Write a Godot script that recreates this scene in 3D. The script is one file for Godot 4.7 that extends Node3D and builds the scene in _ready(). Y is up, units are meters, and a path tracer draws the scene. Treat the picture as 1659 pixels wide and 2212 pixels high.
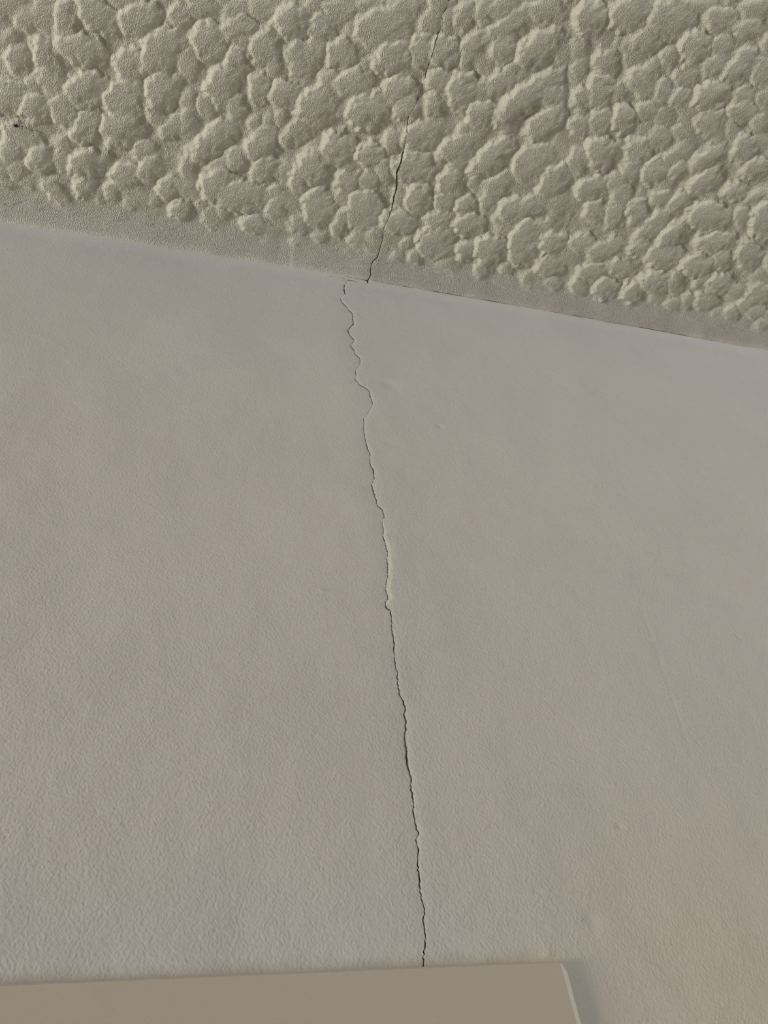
extends Node3D
# A corner of a room seen from close below: a painted plaster wall split by a long crack,
# the stippled ceiling it runs on into, and the end of a flat door casing at the bottom.

const CEILING_TOP := 2.9645    # where the ceiling meets the wall, above the floor
const EYE := Vector3(0, 1.85, 0.5)
const ROOM_LEFT := -4.6
const ROOM_RIGHT := 2.6
const ROOM_DEEP := 2.6

const LUMPS_A := [
	-187, 241, 14, 11, 34, -205, 220, 10, 7, 25, -198, 196, 15, 12, -87, -165, 206, 20, 14, -45, -129, 223, 28, 15, 1, -124, 179, 24, 19, 29, -180, 177, 12, 9, 24, -177, 151, 20, 15, 27,
	-145, 155, 20, 20, -1, -206, 156, 22, 16, 26, -112, 259, 24, 15, -19, -70, 265, 23, 17, 23, -75, 217, 21, 16, 22, -81, 178, 25, 21, 33, -42, 238, 31, 20, 42, -40, 194, 20, 18, 44,
	-121, 141, 22, 15, 43, -82, 147, 25, 17, 17, -21, 162, 24, 12, 40, -26, 280, 15, 12, 34, -181, 127, 20, 7, 2, -147, 246, 21, 13, 83, -213, 242, 13, 9, 67, -24, 214, 8, 6, 21,
	-11, 191, 11, 9, 81, 8, 259, 21, 18, 25, 38, 277, 18, 14, -5, 41, 246, 15, 14, 57, 27, 218, 21, 16, 38, 28, 200, 13, 12, 73, 72, 266, 21, 18, 21, 86, 246, 12, 11, -10,
	69, 220, 18, 13, -85, 100, 221, 18, 14, 15, 112, 259, 23, 14, -56, 128, 273, 14, 13, -89, 163, 278, 22, 16, 11, 164, 304, 9, 8, -71, 202, 314, 33, 22, 21, 96, 298, 20, 16, -3,
	130, 299, 16, 15, -88, 150, 246, 13, 12, 13, 146, 218, 29, 20, 28, 184, 250, 26, 16, 11, 192, 274, 11, 9, 8, 173, 216, 9, 9, -67, 201, 221, 23, 20, 6, 61, 305, 15, 10, 15,
	119, 318, 12, 9, 14, 150, 322, 21, 13, 12, -3, 292, 21, 9, 14, 33, 298, 16, 9, 15, 176, 334, 12, 7, 12, -13, 232, 16, 13, 84, -8, 168, 16, 11, -89, 45, 194, 14, 12, 83,
	101, 193, 11, 9, -85, 86, 184, 10, 7, -84, 69, 182, 9, 8, 78, 87, 170, 17, 10, 12, 126, 184, 20, 12, 30, 25, 152, 34, 15, 49, -3, 116, 22, 9, 85, 37, 121, 16, 11, 14,
	56, 135, 17, 13, 15, 36, 96, 23, 21, 45, 69, 89, 34, 20, 12, 91, 129, 18, 15, 15, 81, 153, 19, 15, 15, 112, 103, 14, 10, 12, 111, 82, 16, 12, 70, 113, 172, 11, 11, 80,
	116, 131, 13, 9, -81, 153, 143, 22, 21, -78, 145, 166, 11, 6, 30, 176, 171, 21, 19, 8, 196, 151, 12, 9, 9, 200, 135, 18, 14, 8, 218, 170, 18, 15, 7, 169, 92, 25, 23, -75,
	226, 98, 28, 24, -71, 201, 79, 20, 12, 78, 149, 66, 17, 11, 10, 89, 57, 18, 11, 11, 46, 63, 9, 9, 69, 18, 67, 9, 8, -20, 177, 54, 11, 8, 9, 228, 59, 13, 10, 7,
	245, 68, 10, 10, -28, 148, 43, 11, 6, 10, 224, 140, 14, 12, -71, 225, 122, 14, 8, 10, 136, 126, 18, 14, -80, -175, 92, 17, 14, 50, -149, 114, 11, 9, 33, -151, 94, 13, 10, 71,
	-123, 95, 21, 16, 26, -102, 106, 10, 6, 86, -76, 88, 20, 16, 23, -56, 124, 15, 11, 18, -50, 102, 15, 13, 57, -24, 83, 14, 13, 72, -158, 66, 14, 7, 14, -107, 57, 11, 7, 87,
	-125, 66, 14, 12, 60, -90, 68, 12, 11, 61, -66, 54, 12, 7, 14, -39, 64, 9, 7, 26, -6, 58, 15, 12, 21, -207, 94, 16, 13, 56, -216, 70, 14, 11, 64, -200, 74, 13, 11, 50,
	-186, 62, 14, 8, 16, -210, 56, 16, 6, 12, -85, 135, 18, 13, 21, 221, 287, 24, 18, 23, 255, 332, 15, 12, 6, 254, 299, 19, 16, -67, 279, 306, 19, 15, 5, 240, 271, 17, 8, 29,
	236, 251, 21, 17, 7, 274, 338, 12, 8, -68, 291, 346, 15, 12, -64, 312, 316, 21, 14, 78, 313, 355, 15, 12, -59, 334, 366, 20, 11, 25, 353, 354, 37, 13, 39, 347, 321, 17, 15, -30,
	394, 335, 29, 17, 35, 283, 274, 16, 13, 3, 313, 266, 22, 19, -55, 285, 245, 16, 15, -20, 340, 274, 14, 12, -2, 371, 297, 34, 14, 29, 400, 282, 43, 17, 43, 346, 246, 19, 17, 12,
	379, 249, 19, 17, -39, 428, 286, 17, 12, 1, 433, 256, 28, 17, 43, 252, 234, 18, 15, 3,
]
const LUMPS_B := [
	217, 230, 19, 18, -1, 287, 217, 33, 13, 20, 225, 342, 19, 11, 11, 388, 374, 22, 13, 8, 341, 226, 20, 11, 8, 242, 192, 15, 11, -72, 278, 204, 26, 16, 9, 280, 167, 28, 19, 7,
	337, 209, 35, 16, 34, 339, 188, 17, 11, 26, 376, 199, 32, 17, 51, 366, 166, 13, 12, -24, 334, 156, 21, 19, -35, 433, 203, 29, 24, 35, 401, 172, 28, 13, 29, 390, 148, 20, 13, -82,
	470, 186, 24, 19, 67, 271, 125, 13, 11, -65, 295, 128, 20, 17, -63, 331, 132, 15, 14, -28, 279, 95, 26, 16, 8, 331, 106, 20, 13, 6, 361, 133, 15, 13, 30, 374, 108, 22, 15, 4,
	431, 139, 25, 16, 4, 460, 155, 27, 13, 23, 415, 122, 11, 9, -4, 430, 113, 17, 9, 7, 337, 74, 28, 22, 2, 295, 66, 10, 10, -19, 380, 70, 14, 13, -37, 414, 79, 24, 20, -9,
	460, 97, 32, 24, -77, 478, 120, 21, 14, 25, 500, 102, 21, 17, -9, 508, 71, 21, 16, -3, 250, 71, 11, 10, 0, 288, 45, 10, 8, -5, 313, 49, 12, 10, -6, 447, 55, 10, 8, -21,
	364, 47, 17, 8, -2, 443, 376, 20, 17, -22, 491, 393, 27, 19, 20, 543, 399, 29, 20, -2, 524, 374, 24, 14, 22, 604, 410, 21, 14, -1, 579, 421, 22, 7, 11, 588, 375, 23, 17, -18,
	561, 357, 15, 12, -27, 621, 385, 18, 12, -8, 637, 391, 13, 8, -3, 646, 411, 20, 11, 5, 641, 431, 19, 10, 6, 481, 336, 17, 14, -24, 488, 358, 8, 7, -30, 502, 359, 11, 9, -15,
	534, 328, 19, 14, -4, 545, 344, 13, 9, -1, 594, 346, 21, 14, 16, 622, 362, 18, 14, 3, 653, 363, 19, 15, 5, 634, 332, 25, 17, 24, 569, 320, 16, 12, -58, 596, 319, 16, 12, -10,
	487, 303, 22, 17, -45, 515, 309, 14, 11, -30, 468, 289, 16, 13, -45, 544, 317, 14, 10, -2, 559, 296, 15, 11, 3, 587, 295, 18, 11, 3, 533, 278, 20, 16, -23, 505, 269, 18, 15, -24,
	480, 260, 17, 14, -18, 650, 301, 22, 16, 7, 624, 283, 21, 10, 8, 679, 340, 18, 12, -3, 689, 366, 22, 13, -48, 716, 312, 14, 10, -33, 687, 321, 22, 12, 2, 660, 381, 19, 12, -1,
	678, 391, 12, 7, -49, 570, 275, 16, 9, 4, 451, 321, 15, 10, -58, 442, 343, 12, 10, -11, 494, 215, 21, 14, -57, 518, 233, 23, 18, -40, 540, 242, 13, 9, -53, 569, 245, 22, 17, -31,
	592, 268, 19, 13, -4, 626, 280, 15, 8, 5, 628, 260, 26, 12, 41, 604, 226, 19, 17, 5, 570, 217, 16, 13, -32, 671, 260, 27, 14, 40, 634, 235, 14, 11, 18, 680, 228, 26, 16, 46,
	659, 197, 20, 14, 46, 711, 279, 20, 15, -44, 742, 259, 19, 12, 16, 526, 188, 22, 17, 16, 558, 201, 16, 13, -27, 544, 159, 18, 15, -37, 573, 158, 19, 14, -50, 603, 169, 20, 15, -46,
	600, 193, 10, 7, -5, 628, 194, 17, 12, -7, 628, 212, 12, 7, 2, 646, 175, 28, 12, 40, 638, 154, 15, 11, 39, 710, 185, 34, 19, 2, 700, 208, 11, 7, -2, 671, 152, 26, 17, 53,
	628, 143, 15, 12, 59, 629, 123, 17, 13, 1, 673, 118, 29, 19, -1, 741, 152, 31, 16, 5, 794, 190, 30, 17, -48, 759, 192, 17, 11, -47, 730, 226, 17, 13, 13, 764, 224, 15, 10, 28,
	728, 114, 27, 17, -2, 762, 129, 18, 13, -17, 796, 144, 26, 17, -41, 777, 94, 22, 15, -8, 747, 92, 14, 10, 42, 676, 77, 24, 17, -8, 709, 81, 21, 13, -52, 651, 57, 19, 17, -4,
	604, 54, 19, 17, -6, 617, 90, 23, 13, 3, 575, 74, 22, 14, 1, 574, 105, 21, 13, 3, 543, 111, 20, 14, -4, 565, 50, 17, 13, -20, 691, 55, 15, 10, -5, 741, 57, 16, 11, -46,
	768, 65, 21, 14, -3, 808, 87, 16, 10, -3, 836, 70, 16, 12, -18, 821, 53, 16, 11, -12,
]
const LUMPS_C := [
	800, 50, 13, 9, -6, 847, 91, 21, 15, -20, 858, 61, 18, 11, -2, 879, 46, 13, 9, -12,
]
const CEILING_CRACK := [ # x, z in mm
	265.6, 352.3, 262.1, 342.8, 265.8, 332.4, 261.1, 314.9, 261.3, 297.7, 260.6, 282.5, 261.2, 268.9, 260.1, 258.0, 256.5, 242.6, 251.5, 230.0, 253.9, 206.9, 256.7, 186.9, 255.6, 173.5, 253.2, 157.5, 259.1, 141.9, 258.8, 122.9, 260.3, 112.2, 256.8, 95.2, 255.1, 83.5, 257.7, 62.5, 257.1, 40.1, 252.4, 32.1, 251.8, 20.5, 254.5, 9.1, 251.9, 0.1,
]
const WALL_CRACK := [ # x, y in mm
	251.1, 1109.5, 243.1, 1107.7, 227.7, 1107.1, 220.7, 1105.6, 216.5, 1092.8, 214.6, 1077.8, 214.6, 1063.9, 207.1, 1049.1, 207.7, 1038.6, 213.9, 1025.0, 220.1, 1012.9, 218.2, 995.2, 217.9, 982.5, 208.4, 963.8, 209.4, 952.1, 214.3, 938.4, 207.5, 923.3, 211.1, 912.8, 211.2, 903.6, 216.5, 896.9, 215.5, 885.7, 212.9, 877.3, 207.5, 865.3, 207.0, 853.2, 204.7, 847.1, 208.6, 835.1, 214.0, 830.5, 219.5, 823.2, 219.1, 813.3, 220.3, 803.1, 218.3, 791.4, 214.8, 782.3, 205.5, 764.3, 205.0, 755.5, 203.2, 745.4, 202.6, 725.6, 203.4, 710.9, 205.1, 699.4, 203.1, 691.1, 202.9, 681.5, 205.0, 674.2, 204.2, 659.0, 200.8, 651.0, 200.4, 642.2, 201.8, 626.3, 201.2, 617.7, 206.6, 610.9, 206.3, 600.7, 202.5, 589.6, 203.5, 582.2, 201.2, 573.3, 202.2, 562.3, 202.8, 550.1, 200.8, 542.4, 200.4, 532.3, 198.9, 523.4, 196.3, 513.0, 194.1, 504.4, 195.2, 497.7, 194.8, 492.2, 192.0, 489.3, 191.6, 482.6, 194.8, 480.3, 194.8, 473.8, 193.3, 458.2, 192.8, 442.5, 191.3, 434.3, 190.5, 420.8, 191.1, 411.8, 189.5, 402.2, 189.7, 390.3, 192.0, 385.3, 192.7, 380.2, 190.6, 375.1, 190.7, 369.0, 189.9, 362.1, 188.0, 356.2, 187.3, 347.7, 186.3, 331.1, 187.4, 320.4, 185.9, 314.3, 186.0, 302.5, 184.4, 294.1, 184.6, 285.9, 185.6, 278.9, 183.3, 275.0, 183.8, 268.7, 181.6, 259.6, 180.8, 250.0, 179.7, 239.3, 180.8, 231.5, 180.7, 226.7, 178.7, 222.7, 178.5, 212.8, 177.3, 207.7, 175.9, 204.5, 174.7, 198.8, 173.8, 194.7,
]

var rng := RandomNumberGenerator.new()
var fine := FastNoiseLite.new()
var broad := FastNoiseLite.new()
var wall_paint: StandardMaterial3D
var ceiling_paint: StandardMaterial3D


func noise(n_seed: int, frequency: float, octaves := 2) -> FastNoiseLite:
	var n := FastNoiseLite.new()
	n.noise_type = FastNoiseLite.TYPE_SIMPLEX_SMOOTH
	n.seed = n_seed
	n.frequency = frequency
	n.fractal_octaves = octaves
	return n


func relief(n_seed: int, frequency: float, octaves: int, kind := FastNoiseLite.TYPE_SIMPLEX_SMOOTH) -> NoiseTexture2D:
	var side := 2048
	var t := NoiseTexture2D.new()
	t.width = side
	t.height = side
	t.seamless = true
	t.normalize = true
	var n := noise(n_seed, frequency, octaves)
	n.noise_type = kind
	t.noise = n
	return t


func paint(color: Color, rough: float) -> StandardMaterial3D:
	var m := StandardMaterial3D.new()
	m.albedo_color = color
	m.roughness = rough
	m.metallic_specular = 0.35
	return m


func structure(called: String, label: String, category: String) -> Node3D:
	var o := Node3D.new()
	o.name = called
	o.set_meta("kind", "structure")
	o.set_meta("label", label)
	o.set_meta("category", category)
	add_child(o, true)
	return o


func part(called: String, mesh: Mesh, m: Material, parent: Node3D, label := "") -> MeshInstance3D:
	var o := MeshInstance3D.new()
	o.name = called
	o.mesh = mesh
	o.material_override = m
	o.cast_shadow = GeometryInstance3D.SHADOW_CASTING_SETTING_DOUBLE_SIDED
	if label:
		o.set_meta("label", label)
	parent.add_child(o, true)
	return o


# A grid of columns x rows points, row after row, as one smooth mesh. Its front looks along (column direction) x (row direction).
func sheet(columns: int, rows: int, v: PackedVector3Array, colors := PackedColorArray()) -> ArrayMesh:
	var normals := PackedVector3Array()
	normals.resize(v.size())
	var index := PackedInt32Array()
	index.resize((columns - 1) * (rows - 1) * 6)
	var k := 0
	for j in rows:
		var up := mini(j + 1, rows - 1) * columns
		var down := maxi(j - 1, 0) * columns
		var row := j * columns
		for i in columns:
			var across := v[row + mini(i + 1, columns - 1)] - v[row + maxi(i - 1, 0)]
			normals[row + i] = across.cross(v[up + i] - v[down + i]).normalized()
			if i < columns - 1 and j < rows - 1:
				var a := row + i
				index[k] = a
				index[k + 1] = a + columns
				index[k + 2] = a + columns + 1
				index[k + 3] = a
				index[k + 4] = a + columns + 1
				index[k + 5] = a + 1
				k += 6
	var arrays := []
	arrays.resize(Mesh.ARRAY_MAX)
	arrays[Mesh.ARRAY_VERTEX] = v
	arrays[Mesh.ARRAY_NORMAL] = normals
	arrays[Mesh.ARRAY_INDEX] = index
	if colors.size():
		arrays[Mesh.ARRAY_COLOR] = colors
	var mesh := ArrayMesh.new()
	mesh.add_surface_from_arrays(Mesh.PRIMITIVE_TRIANGLES, arrays)
	return mesh


func quad(st: SurfaceTool, a: Vector3, b: Vector3, c: Vector3, d: Vector3, outward: Vector3) -> void:
	var n := (b - a).cross(c - a)
	var order := [a, b, c, a, c, d] if n.dot(outward) < 0.0 else [a, c, b, a, d, c]
	for p: Vector3 in order:
		st.set_normal(outward.normalized())
		st.add_vertex(p)


# A box with chamfered edges, from corner lo to corner hi.
func chamfered(st: SurfaceTool, lo: Vector3, hi: Vector3, c: float) -> void:
	var mid := (lo + hi) / 2.0
	var half := (hi - lo) / 2.0
	for axis in 3:
		var u := (axis + 1) % 3
		var w := (axis + 2) % 3
		for s: float in [-1.0, 1.0]:
			var n := Vector3.ZERO
			n[axis] = s
			var ring: Array[Vector3] = []
			for uv: Vector2 in [Vector2(-1, -1), Vector2(1, -1), Vector2(1, 1), Vector2(-1, 1)]:
				var p := mid
				p[axis] += s * half[axis]
				p[u] += uv.x * (half[u] - c)
				p[w] += uv.y * (half[w] - c)
				ring.append(p)
			quad(st, ring[0], ring[1], ring[2], ring[3], n)
			for t: float in [-1.0, 1.0]:  # the edge between the faces across axis and across u
				var e: Array[Vector3] = []
				for q: Vector2 in [Vector2(0, -1), Vector2(0, 1), Vector2(1, 1), Vector2(1, -1)]:
					var p := mid
					p[axis] += s * (half[axis] - c * q.x)
					p[u] += t * (half[u] - c * (1.0 - q.x))
					p[w] += q.y * (half[w] - c)
					e.append(p)
				var en := n
				en[u] = t
				quad(st, e[0], e[1], e[2], e[3], en)
	for sx: float in [-1.0, 1.0]:
		for sy: float in [-1.0, 1.0]:
			for sz: float in [-1.0, 1.0]:
				var s := Vector3(sx, sy, sz)
				var a := mid + s * Vector3(half.x, half.y - c, half.z - c)
				var b := mid + s * Vector3(half.x - c, half.y, half.z - c)
				var d := mid + s * Vector3(half.x - c, half.y - c, half.z)
				quad(st, a, b, d, d, s)


func tool() -> SurfaceTool:
	var st := SurfaceTool.new()
	st.begin(Mesh.PRIMITIVE_TRIANGLES)
	return st


func slab(lo: Vector3, hi: Vector3, c := 0.002) -> ArrayMesh:
	var st := tool()
	chamfered(st, lo, hi, c)
	return st.commit()


# How far the old ceiling has sunk at x.
func ceiling_height(x: float) -> float:
	var t := (clampf(x, -0.45, 1.2) - 0.4) / 0.55
	return CEILING_TOP - 0.0118 * t * t


# A crack given as (across, along) pairs in mm: where it runs at each step along, in metres.
func crack_at(path: Array, along: PackedFloat32Array, base: float) -> PackedFloat32Array:
	var out := PackedFloat32Array()
	var n := path.size() / 2
	for y in along:
		var x: float = path[0] * 0.001
		for i in n - 1:
			var a: float = base + path[2 * i + 1] * 0.001
			var b: float = base + path[2 * i + 3] * 0.001
			if (y <= a and y >= b) or (i == n - 2 and y < b):
				var t := clampf((a - y) / maxf(a - b, 0.0001), 0.0, 1.0)
				x = lerpf(path[2 * i] * 0.001, path[2 * i + 2] * 0.001, t)
				break
		out.append(x)
	return out


# Positions 0..length: steps of first near 0, growing to most.
func steps(length: float, first: float, most: float, growth: float) -> PackedFloat32Array:
	var out := PackedFloat32Array([0.0])
	var d := first
	while out[-1] < length - 0.00001:
		out.append(minf(out[-1] + d, length))
		d = minf(d * growth, most)
	return out


func bump(x: float, y: float, cx: float, cy: float, r: float) -> float:
	var d := ((x - cx) * (x - cx) + (y - cy) * (y - cy)) / (r * r)
	return 0.0 if d > 6.0 else exp(-d)


# ---------------------------------------------------------------- the cracked wall
func wall_relief(x: float, y: float) -> float:
	var h := broad.get_noise_2d(x * 9.0, y * 7.0) * 0.0007 + broad.get_noise_2d(x * 40.0 + 50.0, y * 26.0) * 0.00015
	h += fine.get_noise_2d(x * 210.0, y * 130.0) * 0.00010
	# pits, pimples and one long scratch in the paint
	h -= 0.0011 * bump(x, y, 0.3365, 2.1345, 0.0022)
	h -= 0.0006 * bump(x, y, 0.3848, 2.2010, 0.0021)
	h -= 0.0006 * bump(x, y, 0.2655, 2.1360, 0.0016)
	h -= 0.0006 * bump(x, y, 0.2592, 2.0890, 0.0017)
	h -= 0.0009 * bump(x, y, 0.5346, 2.3270, 0.0026)
	h -= 0.0010 * bump(x, y, 0.2944, 2.6196, 0.0030)
	h -= 0.0009 * bump(x, y, 0.2921, 2.0690, 0.0050)
	h += 0.0010 * bump(x, y, 0.2545, 2.0500, 0.0022)
	h += 0.0007 * bump(x, y, 0.1376, 2.3474, 0.0020)
	h -= 0.0016 * bump(x, y, 0.2480, 2.6930, 0.0110)
	if y > 2.19 and y < 2.35:
		var sx := 0.4414 - (2.3395 - y) * 0.13 + (2.3395 - y) * (y - 2.2) * 0.25
		h -= 0.00028 * exp(-pow((x - sx) / 0.0013, 2.0))
	return h


func wall_color(x: float, y: float, top: float) -> Color:
	var roller := Color(0.600, 0.563, 0.528)
	var brush := Color(0.560, 0.556, 0.545)
	var wobble := broad.get_noise_2d(x * 22.0, y * 22.0 + 9.0)
	var cool := maxf(0.75 * smoothstep(0.150, 0.0, top - y + wobble * 0.05), 0.45 * smoothstep(0.50, 0.10, top - y))  # brushed band under the ceiling, plus a wide greyer fade below it
	cool = maxf(cool, 0.6 * smoothstep(0.085, 0.010, y - 2.045 + wobble * 0.02) * smoothstep(0.30, 0.12, x + wobble * 0.05))
	cool = maxf(cool, 0.9 * smoothstep(0.022, 0.012, x - 0.262 + wobble * 0.008) * smoothstep(2.050, 2.040, y) * smoothstep(0.255, 0.262, x))
	var c := roller.lerp(brush, cool)
	var tone := 1.0 + 0.025 * broad.get_noise_2d(x * 5.0 + 3.0, y * 5.0)
	c.b *= 1.0 - 0.09 * smoothstep(2.32, 2.02, y + wobble * 0.04) * smoothstep(0.16, 0.36, x + wobble * 0.04)  # yellower towards the corner of the door
	if x < 0.265 and y < 2.065:  # darker and yellower band just above the door casing
		tone *= 1.0 - 0.17 * smoothstep(0.0105, 0.0, y - 2.0440 + fine.get_noise_2d(x * 45.0, y * 60.0) * 0.004) * smoothstep(0.262, 0.225, x)
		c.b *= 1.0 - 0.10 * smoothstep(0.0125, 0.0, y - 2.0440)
	return Color(c.r * tone, c.g * tone, c.b * tone)


func build_wall() -> void:
	var wall := structure("wall_back", "pale painted plaster wall split by a long jagged crack", "wall")
	var low := 1.93
	var rows := 660
	var along := PackedFloat32Array()
	for j in rows:
		along.append(lerpf(low, CEILING_TOP, float(j) / (rows - 1)))
	var path := crack_at(WALL_CRACK, along, EYE.y)
	var gap := PackedFloat32Array()
	for j in rows:
		var y := along[j]
		path[j] += fine.get_noise_2d(y * 420.0, 17.0) * 0.0009 * smoothstep(2.94, 2.90, y)
		var w := 0.00050 if y < 2.34 else 0.00026
		if y > 2.75:
			w = 0.00034
		if y > 2.91:
			w = 0.0009
		w *= clampf(1.0 + (1.0 if y < 2.34 else 2.2) * broad.get_noise_2d(y * 130.0, 4.0), 0.15, 1.7)
		if y < 2.042:
			w *= smoothstep(2.00, 2.042, y)
		gap.append(maxf(w, 0.00006))
	var reach := [steps(0.66, 0.0006, 0.0019, 1.05), steps(0.94, 0.0006, 0.0019, 1.05)]
	for side in 2:
		var out: PackedFloat32Array = reach[side]
		var n := out.size()
		var length := out[n - 1]
		var v := PackedVector3Array()
		var colors := PackedColorArray()
		v.resize(n * rows)
		colors.resize(n * rows)
		for j in rows:
			var edge := path[j] + gap[j] * (0.5 if side else -0.5)
			var y0 := along[j]
			var t := float(j) / (rows - 1)
			var deep := 0.00095 + 0.00045 * broad.get_noise_2d(y0 * 30.0, 70.0)
			if y0 < 2.33:
				deep *= 0.7
			if y0 < 2.10:
				deep *= smoothstep(2.04, 2.10, y0)
			var lip := 0.0022 if side else 0.0085
			if side and y0 > 2.33 and y0 < 2.47:
				lip = 0.0042
			for i in n:
				var d := out[i]
				var follow := smoothstep(0.18, 0.0, d)
				var x := (edge * follow + 0.195 * (1.0 - follow)) + (d if side else -d)
				var top := ceiling_height(x)
				var seam := 0.0044 * smoothstep(0.212, 0.218, x) * smoothstep(0.95, 0.85, x)
				var y := y0 if y0 < 2.7 else lerpf(2.7, top + 0.0012 - seam, (y0 - 2.7) / (CEILING_TOP - 2.7))
				var z := wall_relief(x, y)
				var under := top - y
				z *= smoothstep(0.0, 0.02, under) * 0.9 + 0.1
				if under < 0.026:
					z += 0.0050 * pow((0.026 - under) / 0.026, 2.0)
				z -= deep * exp(-d / lip)
				if side:
					z += 0.0007 * exp(-d / 0.030)
				v[j * n + (i if side else n - 1 - i)] = Vector3(x, y, z)
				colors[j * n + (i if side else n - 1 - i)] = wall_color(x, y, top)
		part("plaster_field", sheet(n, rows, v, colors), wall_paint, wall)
	# the crack's own sides and floor
	var st := tool()
	for j in rows - 1:
		for s: float in [-0.5, 0.5]:
			var a := Vector3(path[j] + s * gap[j], along[j], -0.0003)
			var b := Vector3(path[j + 1] + s * gap[j + 1], along[j + 1], -0.0003)
			if along[j + 1] > 2.955:
				continue
			var sunk := -0.0008 - 2.0 * gap[j]
			quad(st, a, b, Vector3(path[j + 1], along[j + 1], sunk), Vector3(path[j], along[j], sunk), Vector3(-signf(s), 0, 0.3))
	part("crack", st.commit(), paint(Color(0.36, 0.33, 0.29), 0.95), wall, "long dark jagged crack running down the wall")
	# cream filler laid bare where the paint has flaked off along the right lip
	var n := 9
	var v := PackedVector3Array()
	var first := -1
	var last := 0
	for j in rows:
		var y := along[j]
		if y < 2.334 or y > 2.452:
			continue
		first = j if first < 0 else first
		last = j
		var t := (2.452 - y) / 0.118
		var w := 0.0016 + 0.0042 * smoothstep(0.0, 0.35, t) * smoothstep(1.0, 0.93, t) + 0.0010 * broad.get_noise_2d(y * 200.0, 33.0)
		w *= smoothstep(0.0, 0.05, t)
		var deep := 0.00095 + 0.00045 * broad.get_noise_2d(y * 30.0, 70.0)
		for i in n:
			var d := w * i / (n - 1)
			var x := path[j] + gap[j] * 0.5 + d
			var z := wall_relief(x, y) - deep * exp(-d / 0.0042) + 0.0007 * exp(-d / 0.030)
			v.append(Vector3(x, y, z + 0.00022 - 0.0004 * pow(float(i) / (n - 1), 6.0)))
	var bare := paint(Color(0.855, 0.838, 0.785), 0.9)
	bare.heightmap_enabled = true
	bare.heightmap_texture = wall_paint.heightmap_texture
	bare.heightmap_scale = 0.02
	bare.uv1_triplanar = true
	bare.uv1_world_triplanar = true
	bare.uv1_scale = Vector3(4, 4, 4)
	part("filler_patch", sheet(n, last - first + 1, v), bare, wall, "cream strip of bare filler along the crack")
	# the wall round and behind the part that can be seen
	var plain := paint(Color(0.795, 0.775, 0.75), 0.75)
	var behind := paint(Color(0.42, 0.39, 0.35), 0.95)
	part("backing", slab(Vector3(ROOM_LEFT - 0.15, 0, -0.17), Vector3(ROOM_RIGHT + 0.15, 3.12, -0.012)), behind, wall)
	part("lower_plaster", slab(Vector3(ROOM_LEFT, 0, -0.012), Vector3(ROOM_RIGHT, low, 0.0)), plain, wall)
	part("side_plaster", slab(Vector3(ROOM_LEFT, low, -0.012), Vector3(-0.45, 2.95, 0.0)), plain, wall)
	part("side_plaster", slab(Vector3(1.125, low, -0.012), Vector3(ROOM_RIGHT, 2.95, 0.0)), plain, wall)


# ---------------------------------------------------------------- the stippled ceiling
var cell := 0.0014  # the patch of ceiling now being modelled: grid step, corner, size in steps
var field_x := -0.42
var field_z := 0.0
var field_columns := 1101
var field_rows := 431
var relief_map := PackedFloat32Array()
var warp_x := PackedFloat32Array()
var warp_z := PackedFloat32Array()


func lump(cx: float, cz: float, a: float, b: float, turn: float, high: float) -> void:
	var cosine := cos(turn)
	var sine := sin(turn)
	var reach := maxf(a, b) * 1.25 + 0.010
	var i0 := maxi(int((cx - reach - field_x) / cell), 0)
	var i1 := mini(int((cx + reach - field_x) / cell) + 1, field_columns - 1)
	var j0 := maxi(int((cz - reach - field_z) / cell), 0)
	var j1 := mini(int((cz + reach - field_z) / cell) + 1, field_rows - 1)
	var edge := 0.0090 / minf(a, b)
	var ragged := clampf(minf(a, b) / 0.017, 0.35, 1.0)
	var across := 1.03 / sqrt(pow((cosine - 0.25 * sine) / a, 2.0) + pow((sine + 0.25 * cosine) / b, 2.0))  # its half width along the way the plaster was dragged
	for j in range(j0, j1 + 1):
		for i in range(i0, i1 + 1):
			var k := j * field_columns + i
			var dx := field_x + i * cell + warp_x[k] * ragged - cx
			var dz := field_z + j * cell + warp_z[k] * ragged - cz
			var u := (dx * cosine + dz * sine) / a
			var w := (dz * cosine - dx * sine) / b
			var d := sqrt(u * u + w * w)
			if d > 1.0 + edge * 0.8:
				continue
			var t := clampf((1.0 + edge * 0.8 - d) / edge, 0.0, 1.0)
			var p := high * t * t * (3.0 - 2.0 * t) * (0.86 - 0.30 * d * d - 0.34 * (dx - 0.25 * dz) / across)
			var h := relief_map[k]
			var mix := maxf(0.0022 - absf(h - p), 0.0) / 0.0022  # a soft maximum, so that neighbours run together
			relief_map[k] = maxf(h, p) + mix * mix * 0.00055


func field_height(x: float, z: float) -> float:
	var fx := clampf((x - field_x) / cell, 0.0, field_columns - 1.001)
	var fz := clampf((z - field_z) / cell, 0.0, field_rows - 1.001)
	var i := int(fx)
	var j := int(fz)
	var k := j * field_columns + i
	return lerpf(lerpf(relief_map[k], relief_map[k + 1], fx - i), lerpf(relief_map[k + field_columns], relief_map[k + field_columns + 1], fx - i), fz - j)


func lay_field(x0: float, z0: float, columns: int, rows: int, step: float) -> void:
	field_x = x0
	field_z = z0
	field_columns = columns
	field_rows = rows
	cell = step
	var cells := columns * rows
	relief_map.resize(cells)
	relief_map.fill(0.0)
	warp_x.resize(cells)
	warp_z.resize(cells)
	for j in rows:
		for i in columns:
			var x := x0 + i * step
			var z := z0 + j * step
			var k := j * columns + i
			warp_x[k] = fine.get_noise_2d(x * 62.0, z * 62.0) * 0.0052
			warp_z[k] = fine.get_noise_2d(x * 62.0 + 90.0, z * 62.0 + 40.0) * 0.0052


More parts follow.
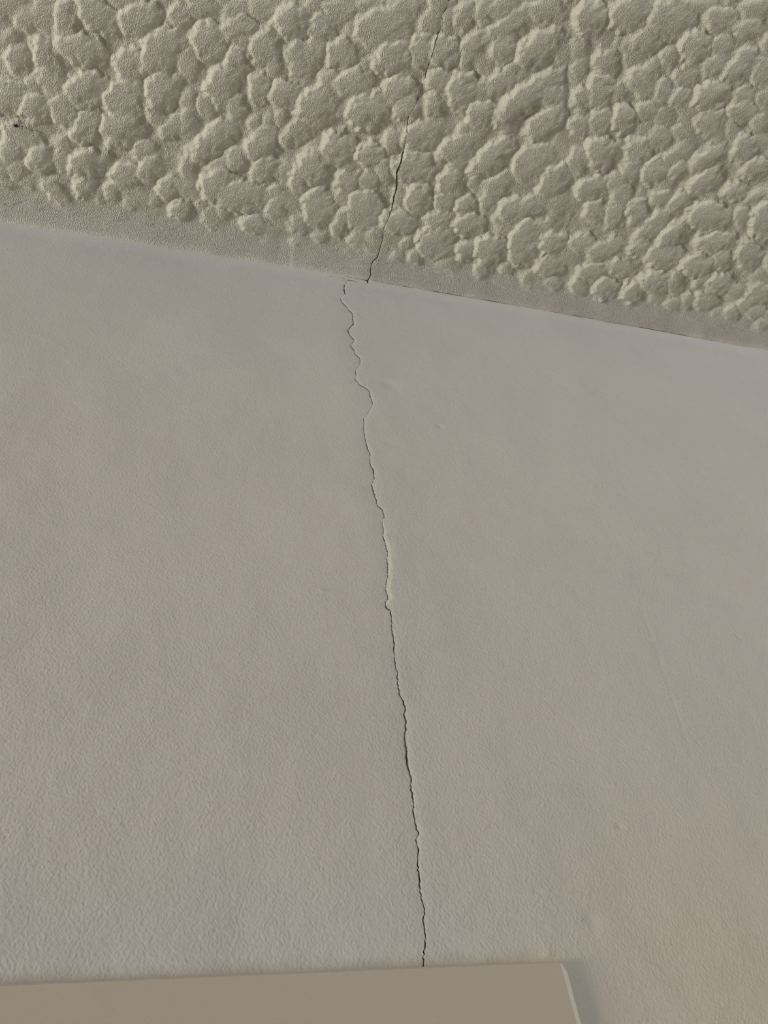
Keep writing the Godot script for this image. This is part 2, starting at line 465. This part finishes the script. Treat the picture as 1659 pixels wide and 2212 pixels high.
# Lumps of the same kind wherever the field is still bare.
func scatter() -> void:
	var deep := (field_rows - 1) * cell
	for j in int(deep / 0.0222):
		for i in int((field_columns - 1) * cell / 0.0235):
			var x := field_x + (i + rng.randf()) * 0.0235
			var z := maxf(field_z, 0.046) + (j + rng.randf()) * 0.0222
			if field_height(x, z) < 0.0010:
				lump(x, z, rng.randf_range(0.012, 0.024), rng.randf_range(0.009, 0.016), rng.randf_range(-0.9, 0.1), rng.randf_range(0.0036, 0.0074))


func outer_stipple(x0: float, x1: float, z0: float, z1: float, step: float, ceiling: Node3D) -> void:
	var n := int((x1 - x0) / step) + 1
	var rows := int((z1 - z0) / step) + 1
	lay_field(x0, z0, n, rows, step)
	for i in 2:
		scatter()
	var v := PackedVector3Array()
	var colors := PackedColorArray()
	for j in rows:
		for i in n:
			var x := lerpf(x0, x1, float(i) / (n - 1))
			var z := lerpf(z0, z1, float(j) / (rows - 1))
			v.append(Vector3(x, ceiling_height(x) - field_height(x, z) - broad.get_noise_2d(x * 12.0, z * 12.0) * 0.0012, z))
			colors.append(Color(0.725, 0.695, 0.585))
	part("stippled_plaster", sheet(n, rows, v, colors), ceiling_paint, ceiling)


func build_ceiling() -> void:
	var ceiling := structure("ceiling", "cream ceiling of raised plaster lumps with a plain smooth margin along the wall", "ceiling")
	lay_field(-0.42, 0.0, 1101, 431, 0.0014)
	for list: Array in [LUMPS_A, LUMPS_B, LUMPS_C]:
		for k in range(0, list.size(), 5):
			var b: float = list[k + 3] * 0.001
			lump(list[k] * 0.001, list[k + 1] * 0.001, list[k + 2] * 0.00108, b * 1.08, deg_to_rad(list[k + 4]), 0.0076 * clampf(b / 0.013, 0.6, 1.3) * rng.randf_range(0.85, 1.15))
	scatter()
	for i in 160:  # crumbs along the edge of the smooth margin
		var x := field_x + i * 0.0096 + rng.randf() * 0.006
		var r := rng.randf_range(0.003, 0.0075)
		lump(x, 0.043 + rng.randf_range(-0.004, 0.006), r * 1.3, r, rng.randf_range(-0.6, 0.6), rng.randf_range(0.0006, 0.0016))
	var rows := 430
	var along := PackedFloat32Array()
	for j in rows:
		along.append(j * cell)
	var path := crack_at(CEILING_CRACK, along, 0.0)
	var gap := PackedFloat32Array()
	for z in along:
		var w := 0.0007
		if z < 0.058:
			w = 0.00115
		elif z > 0.110 and z < 0.186:
			w = 0.00125
		elif z > 0.2:
			w = 0.0006
		w *= clampf(1.0 + (0.6 if z < 0.19 else 2.4) * broad.get_noise_2d(z * 95.0, 12.0), 0.12, 1.6)
		if z > 0.34:
			w *= smoothstep(0.42, 0.34, z)
		gap.append(maxf(w, 0.00008))
	for side in 2:
		var far := field_x + (field_columns - 1) * cell if side else field_x
		var n := int(absf(far - 0.256) / cell)
		var v := PackedVector3Array()
		var colors := PackedColorArray()
		v.resize(n * rows)
		colors.resize(n * rows)
		for j in rows:
			var edge := path[j] + gap[j] * (0.5 if side else -0.5)
			for i in n:
				var x := lerpf(edge, far, float(i) / (n - 1))
				var open := 0.0030 * smoothstep(0.212, 0.218, x) * smoothstep(0.95, 0.88, x)  # the hairline between wall and ceiling
				open += (0.0009 if x < 0.2540 else 0.0006 * (1.0 + 0.9 * broad.get_noise_2d(x * 60.0, 3.0))) * smoothstep(0.216, 0.220, x) * smoothstep(0.92, 0.86, x)
				var z := along[j] + open * maxf(1.0 - along[j] / 0.02, 0.0)
				var h := field_height(x, z)
				h += fine.get_noise_2d(x * 190.0 + 7.0, z * 190.0) * 0.00032 * smoothstep(0.03, 0.05, z)
				h += fine.get_noise_2d(x * 420.0, z * 300.0 + 5.0) * 0.00012 * smoothstep(0.03, 0.05, z)
				h += broad.get_noise_2d(x * 12.0, z * 12.0) * 0.0012
				if z < 0.06:  # the smooth margin: a patch laid over it left of the crack, a cove into the wall
					h += 0.0011 * smoothstep(0.139, 0.146, x - (z - 0.01) * -0.2 + fine.get_noise_2d(x * 60.0, z * 60.0) * 0.002) * smoothstep(0.27, 0.25, x) * smoothstep(0.046, 0.040, z)
				if z < 0.012:
					h += 0.004 * pow((0.012 - z) / 0.012, 2.0)
				var d := absf(x - edge)
				if d < 0.02:
					h -= 0.0006 * exp(-d / (0.002 if side else 0.004))
				v[j * n + (i if side else n - 1 - i)] = Vector3(x, ceiling_height(x) - h, z)
				colors[j * n + (i if side else n - 1 - i)] = Color(0.725, 0.695, 0.585).lerp(Color(0.735, 0.708, 0.635), smoothstep(0.050, 0.030, z + broad.get_noise_2d(x * 40.0, z * 40.0) * 0.008))
		part("stippled_plaster", sheet(n, rows, v, colors), ceiling_paint, ceiling)
	var st := tool()
	for j in rows - 1:
		for s: float in [-0.5, 0.5]:
			var a := Vector3(path[j] + s * gap[j], 0.0, along[j])
			var b := Vector3(path[j + 1] + s * gap[j + 1], 0.0, along[j + 1])
			a.y = ceiling_height(a.x) + 0.0003 - field_height(a.x, a.z)
			b.y = ceiling_height(b.x) + 0.0003 - field_height(b.x, b.z)
			quad(st, a, b, Vector3(path[j + 1], b.y + 0.0035, b.z), Vector3(path[j], a.y + 0.0035, a.z), Vector3(-signf(s), -0.3, 0))
	part("crack", st.commit(), paint(Color(0.36, 0.33, 0.28), 0.95), ceiling, "thin dark crack running on across the ceiling")
	part("slab", slab(Vector3(ROOM_LEFT - 0.15, CEILING_TOP + 0.0065, -0.17), Vector3(ROOM_RIGHT + 0.15, 3.16, ROOM_DEEP + 0.15)), paint(Color(0.42, 0.39, 0.33), 0.95), ceiling)
	var plain := paint(Color(0.86, 0.845, 0.785), 0.9)
	part("outer_plaster", slab(Vector3(ROOM_LEFT, 2.9364, 0.0), Vector3(-1.60, 2.972, 1.3)), plain, ceiling)
	part("outer_plaster", slab(Vector3(2.0, 2.9395, 0.0), Vector3(ROOM_RIGHT, 2.972, 1.3)), plain, ceiling)
	part("outer_plaster", slab(Vector3(ROOM_LEFT, 2.9400, 1.3), Vector3(ROOM_RIGHT, 2.972, ROOM_DEEP)), plain, ceiling)
	add_speck()
	var edge_x := field_x + (field_columns - 1) * cell
	outer_stipple(-1.60, field_x + 0.012, 0.0, 0.602, 0.0036, ceiling)
	outer_stipple(edge_x - 0.012, 2.0, 0.0, 0.602, 0.0036, ceiling)
	outer_stipple(-1.60, 2.0, 0.588, 1.3, 0.0046, ceiling)


# A crumb of dark dirt with a stray thread, caught on the lumps at the far left.
func add_speck() -> void:
	var o := Node3D.new()
	o.name = "dirt_speck"
	o.set_meta("label", "tiny dark speck of dirt with a thread, caught on the ceiling lumps at far left")
	o.set_meta("category", "dirt")
	add_child(o, true)
	var at := Vector3(-0.2042, 0, 0.1265)
	at.y = ceiling_height(at.x) - field_height(at.x, at.z)
	o.position = at
	var dark := paint(Color(0.20, 0.18, 0.16), 0.9)
	var st := tool()
	var rings := 7
	var sides := 10
	for j in rings:
		for i in sides:
			var p: Array[Vector3] = []
			for q: Vector2i in [Vector2i(i, j), Vector2i(i + 1, j), Vector2i(i + 1, j + 1), Vector2i(i, j + 1)]:
				var a := TAU * (q.x % sides) / sides
				var b := PI * q.y / rings
				var d := Vector3(sin(b) * cos(a), cos(b), sin(b) * sin(a))
				p.append(d * (1.0 + 0.5 * fine.get_noise_3d(d.x * 2.0, d.y * 2.0, d.z * 2.0)) * Vector3(0.0021, 0.0011, 0.0016))
			quad(st, p[0], p[1], p[2], p[3], p[0] + p[2])
	part("crumb", st.commit(), dark, o)
	var thread := tool()
	var last := PackedVector3Array()
	for j in 26:
		var t := j / 25.0
		var x := 0.002 + 0.022 * t
		var z := -0.0022 * t + 0.0012 * sin(t * 7.0)
		var c := Vector3(x, ceiling_height(at.x + x) - field_height(at.x + x, at.z + z) - at.y - 0.0007, z)
		var ring := PackedVector3Array()
		for k in 5:
			ring.append(c + Vector3(0, cos(TAU * k / 5.0), sin(TAU * k / 5.0)) * 0.00014)
		if j:
			for k in 5:
				quad(thread, last[k], ring[k], ring[(k + 1) % 5], last[(k + 1) % 5], ring[k] - c)
		last = ring
	part("thread", thread.commit(), dark, o)


# ---------------------------------------------------------------- the door casing
func build_casing() -> void:
	var casing := structure("trim_1", "flat painted door casing along the bottom, its top right corner showing", "door casing")
	var face := 0.0050
	var top := 2.0440
	var right := 0.2600
	var m := paint(Color(0.745, 0.712, 0.645), 0.6)
	m.heightmap_enabled = true
	m.heightmap_texture = ceiling_paint.heightmap_texture
	m.heightmap_scale = 0.006
	m.uv1_triplanar = true
	m.uv1_world_triplanar = true
	m.uv1_scale = Vector3(3, 3, 3)
	var st := tool()
	chamfered(st, Vector3(right - 0.96, top - 0.085, -0.001), Vector3(right, top, face), 0.0012)
	part("head_board", st.commit(), m, casing)
	for x: float in [right - 0.085, right - 0.96]:
		part("side_board", slab(Vector3(x, 0.0, -0.001), Vector3(x + 0.085, top - 0.085, face), 0.0012), m, casing)
	# the bead of filler that closes the joint between casing and wall
	var bead := tool()
	var rows := 60
	var last := PackedVector3Array()
	for j in rows:
		var y := lerpf(top - 0.085, top - 0.0015, float(j) / (rows - 1))
		var w := 0.0050 + 0.0006 * broad.get_noise_2d(y * 90.0, 5.0)
		w *= smoothstep(top + 0.0005, top - 0.006, y)
		var ring := PackedVector3Array([Vector3(right - 0.0012, y, face + 0.0001), Vector3(right + w * 0.30, y, face * 0.86), Vector3(right + w * 0.62, y, face * 0.5), Vector3(right + w, y, -0.001)])
		if j:
			for k in 3:
				quad(bead, last[k], ring[k], ring[k + 1], last[k + 1], Vector3(0.4 + 0.4 * k, 0, 1.2 - 0.3 * k))
		last = ring
	part("filler_bead", bead.commit(), paint(Color(0.93, 0.92, 0.87), 0.55), casing, "pale bead of filler down the casing edge")


# ---------------------------------------------------------------- the rest of the room, out of the picture
func window(called: String, label: String, at: Vector3, turn: float, wide: float, high: float, light_color: Color, energy: float) -> void:
	var w := structure(called, label, "window")
	w.position = at
	w.rotation.y = turn  # its inside looks along its own +z
	var frame := tool()
	var f := 0.06
	chamfered(frame, Vector3(-wide / 2 - f, -high / 2 - f, -0.10), Vector3(wide / 2 + f, -high / 2, 0.02), 0.004)
	chamfered(frame, Vector3(-wide / 2 - f, high / 2, -0.10), Vector3(wide / 2 + f, high / 2 + f, 0.02), 0.004)
	chamfered(frame, Vector3(-wide / 2 - f, -high / 2, -0.10), Vector3(-wide / 2, high / 2, 0.02), 0.004)
	chamfered(frame, Vector3(wide / 2, -high / 2, -0.10), Vector3(wide / 2 + f, high / 2, 0.02), 0.004)
	part("window_frame", frame.commit(), paint(Color(0.85, 0.84, 0.80), 0.5), w)
	var glow := paint(Color(0.8, 0.8, 0.8), 0.9)
	glow.emission_enabled = true
	glow.emission = light_color
	glow.emission_energy_multiplier = 0.6
	part("frosted_pane", slab(Vector3(-wide / 2, -high / 2, -0.05), Vector3(wide / 2, high / 2, -0.042), 0.001), glow, w)
	var l := AreaLight3D.new()
	l.name = "pane_light"
	l.area_size = Vector2(wide, high)
	l.area_normalize_energy = true
	l.light_color = light_color
	l.light_energy = energy
	l.area_range = 12.0
	l.area_attenuation = 2.0
	l.shadow_enabled = true
	l.position = Vector3(0, 0, -0.035)
	l.rotation.y = PI
	w.add_child(l)


func build_room() -> void:
	var white := paint(Color(0.46, 0.45, 0.44), 0.9)
	var floor_node := structure("floor", "plain timber floor of the room", "floor")
	part("floor_deck", slab(Vector3(ROOM_LEFT - 0.15, -0.15, -0.17), Vector3(ROOM_RIGHT + 0.15, 0.0, ROOM_DEEP + 0.15)), paint(Color(0.33, 0.28, 0.23), 0.6), floor_node)
	var left := structure("wall_left", "plain painted wall with the window on the left", "wall")
	holed_wall(left, white, Transform3D(Basis(Vector3.UP, PI / 2), Vector3(ROOM_LEFT, 0, 0)), ROOM_DEEP, -ROOM_DEEP, 1.1, 1.2, 1.1, 1.3)
	var right := structure("wall_right", "plain painted wall on the right", "wall")
	part("plaster", slab(Vector3(ROOM_RIGHT, 0, -0.17), Vector3(ROOM_RIGHT + 0.15, 2.97, ROOM_DEEP + 0.15)), white, right)
	var front := structure("wall_front", "plain painted wall behind the viewer", "wall")
	part("plaster", slab(Vector3(ROOM_LEFT - 0.15, 0, ROOM_DEEP), Vector3(ROOM_RIGHT + 0.15, 2.97, ROOM_DEEP + 0.15)), white, front)


# A wall along its own x from a to b (b < a counts backwards), looking along its own +z, with an opening round (at, up).
func holed_wall(o: Node3D, m: Material, place: Transform3D, deep: float, _back: float, at: float, up: float, wide: float, high: float) -> void:
	o.transform = place
	var x0 := -deep - 0.15
	var x1 := 0.17
	part("plaster", slab(Vector3(x0, 0, -0.15), Vector3(-at - wide / 2, 2.97, 0)), m, o)
	part("plaster", slab(Vector3(-at + wide / 2, 0, -0.15), Vector3(x1, 2.97, 0)), m, o)
	part("plaster", slab(Vector3(-at - wide / 2, 0, -0.15), Vector3(-at + wide / 2, up - high / 2, 0)), m, o)
	part("plaster", slab(Vector3(-at - wide / 2, up + high / 2, -0.15), Vector3(-at + wide / 2, 2.97, 0)), m, o)


func _ready() -> void:
	rng.seed = 71
	fine = noise(5, 1.0, 2)
	broad = noise(11, 1.0, 2)

	# camera: a phone held up close below the ceiling, tipped far back and rolled a little
	var camera := Camera3D.new()
	camera.name = "camera"
	camera.keep_aspect = Camera3D.KEEP_HEIGHT
	camera.fov = rad_to_deg(2.0 * atan(1106.0 / 1840.0))
	camera.near = 0.02
	camera.far = 50.0
	camera.transform = Transform3D(Basis(Vector3(0.9623402, -0.13253235, 0.23735313), Vector3(-0.09593681, 0.65136205, 0.75267763), Vector3(-0.25435696, -0.74710284, 0.61411715)), EYE)
	add_child(camera)
	camera.current = true

	var around := WorldEnvironment.new()
	around.name = "surroundings"
	var e := Environment.new()
	e.background_mode = Environment.BG_SKY
	var sky := Sky.new()
	var air := ProceduralSkyMaterial.new()
	air.sky_top_color = Color(0.45, 0.58, 0.75)
	air.sky_horizon_color = Color(0.75, 0.78, 0.80)
	air.ground_bottom_color = Color(0.30, 0.28, 0.25)
	air.ground_horizon_color = Color(0.60, 0.58, 0.55)
	sky.sky_material = air
	e.sky = sky
	e.tonemap_mode = Environment.TONE_MAPPER_LINEAR
	e.tonemap_exposure = 0.91
	e.sdfgi_enabled = true
	e.ssao_enabled = true
	e.ssil_enabled = true
	around.environment = e
	add_child(around)

	# light: window low on the left; weaker, cooler panel added behind the viewer
	window("window_1", "low window on the left wall", Vector3(ROOM_LEFT, 1.2, 1.1), PI / 2, 0.98, 1.18, Color(1.0, 0.985, 0.965), 19.5)
	window("window_2", "high glowing strip added behind the viewer to light the wall", Vector3(1.75, 2.72, ROOM_DEEP - 0.06), PI, 1.6, 0.25, Color(0.985, 0.985, 1.0), 2.7)

	wall_paint = paint(Color.WHITE, 0.75)
	wall_paint.vertex_color_use_as_albedo = true
	wall_paint.heightmap_enabled = true
	wall_paint.heightmap_texture = relief(21, 0.115, 2, FastNoiseLite.TYPE_VALUE_CUBIC)
	wall_paint.heightmap_scale = 0.033
	wall_paint.uv1_triplanar = true
	wall_paint.uv1_world_triplanar = true
	wall_paint.uv1_scale = Vector3(3.7, 2.7, 3.7)
	ceiling_paint = paint(Color.WHITE, 0.9)
	ceiling_paint.vertex_color_use_as_albedo = true
	ceiling_paint.heightmap_enabled = true
	ceiling_paint.heightmap_texture = relief(33, 0.11, 3)
	ceiling_paint.heightmap_scale = 0.18
	ceiling_paint.uv1_triplanar = true
	ceiling_paint.uv1_world_triplanar = true
	ceiling_paint.uv1_scale = Vector3(2.4, 2.4, 2.4)

	build_room()
	build_wall()
	build_ceiling()
	build_casing()
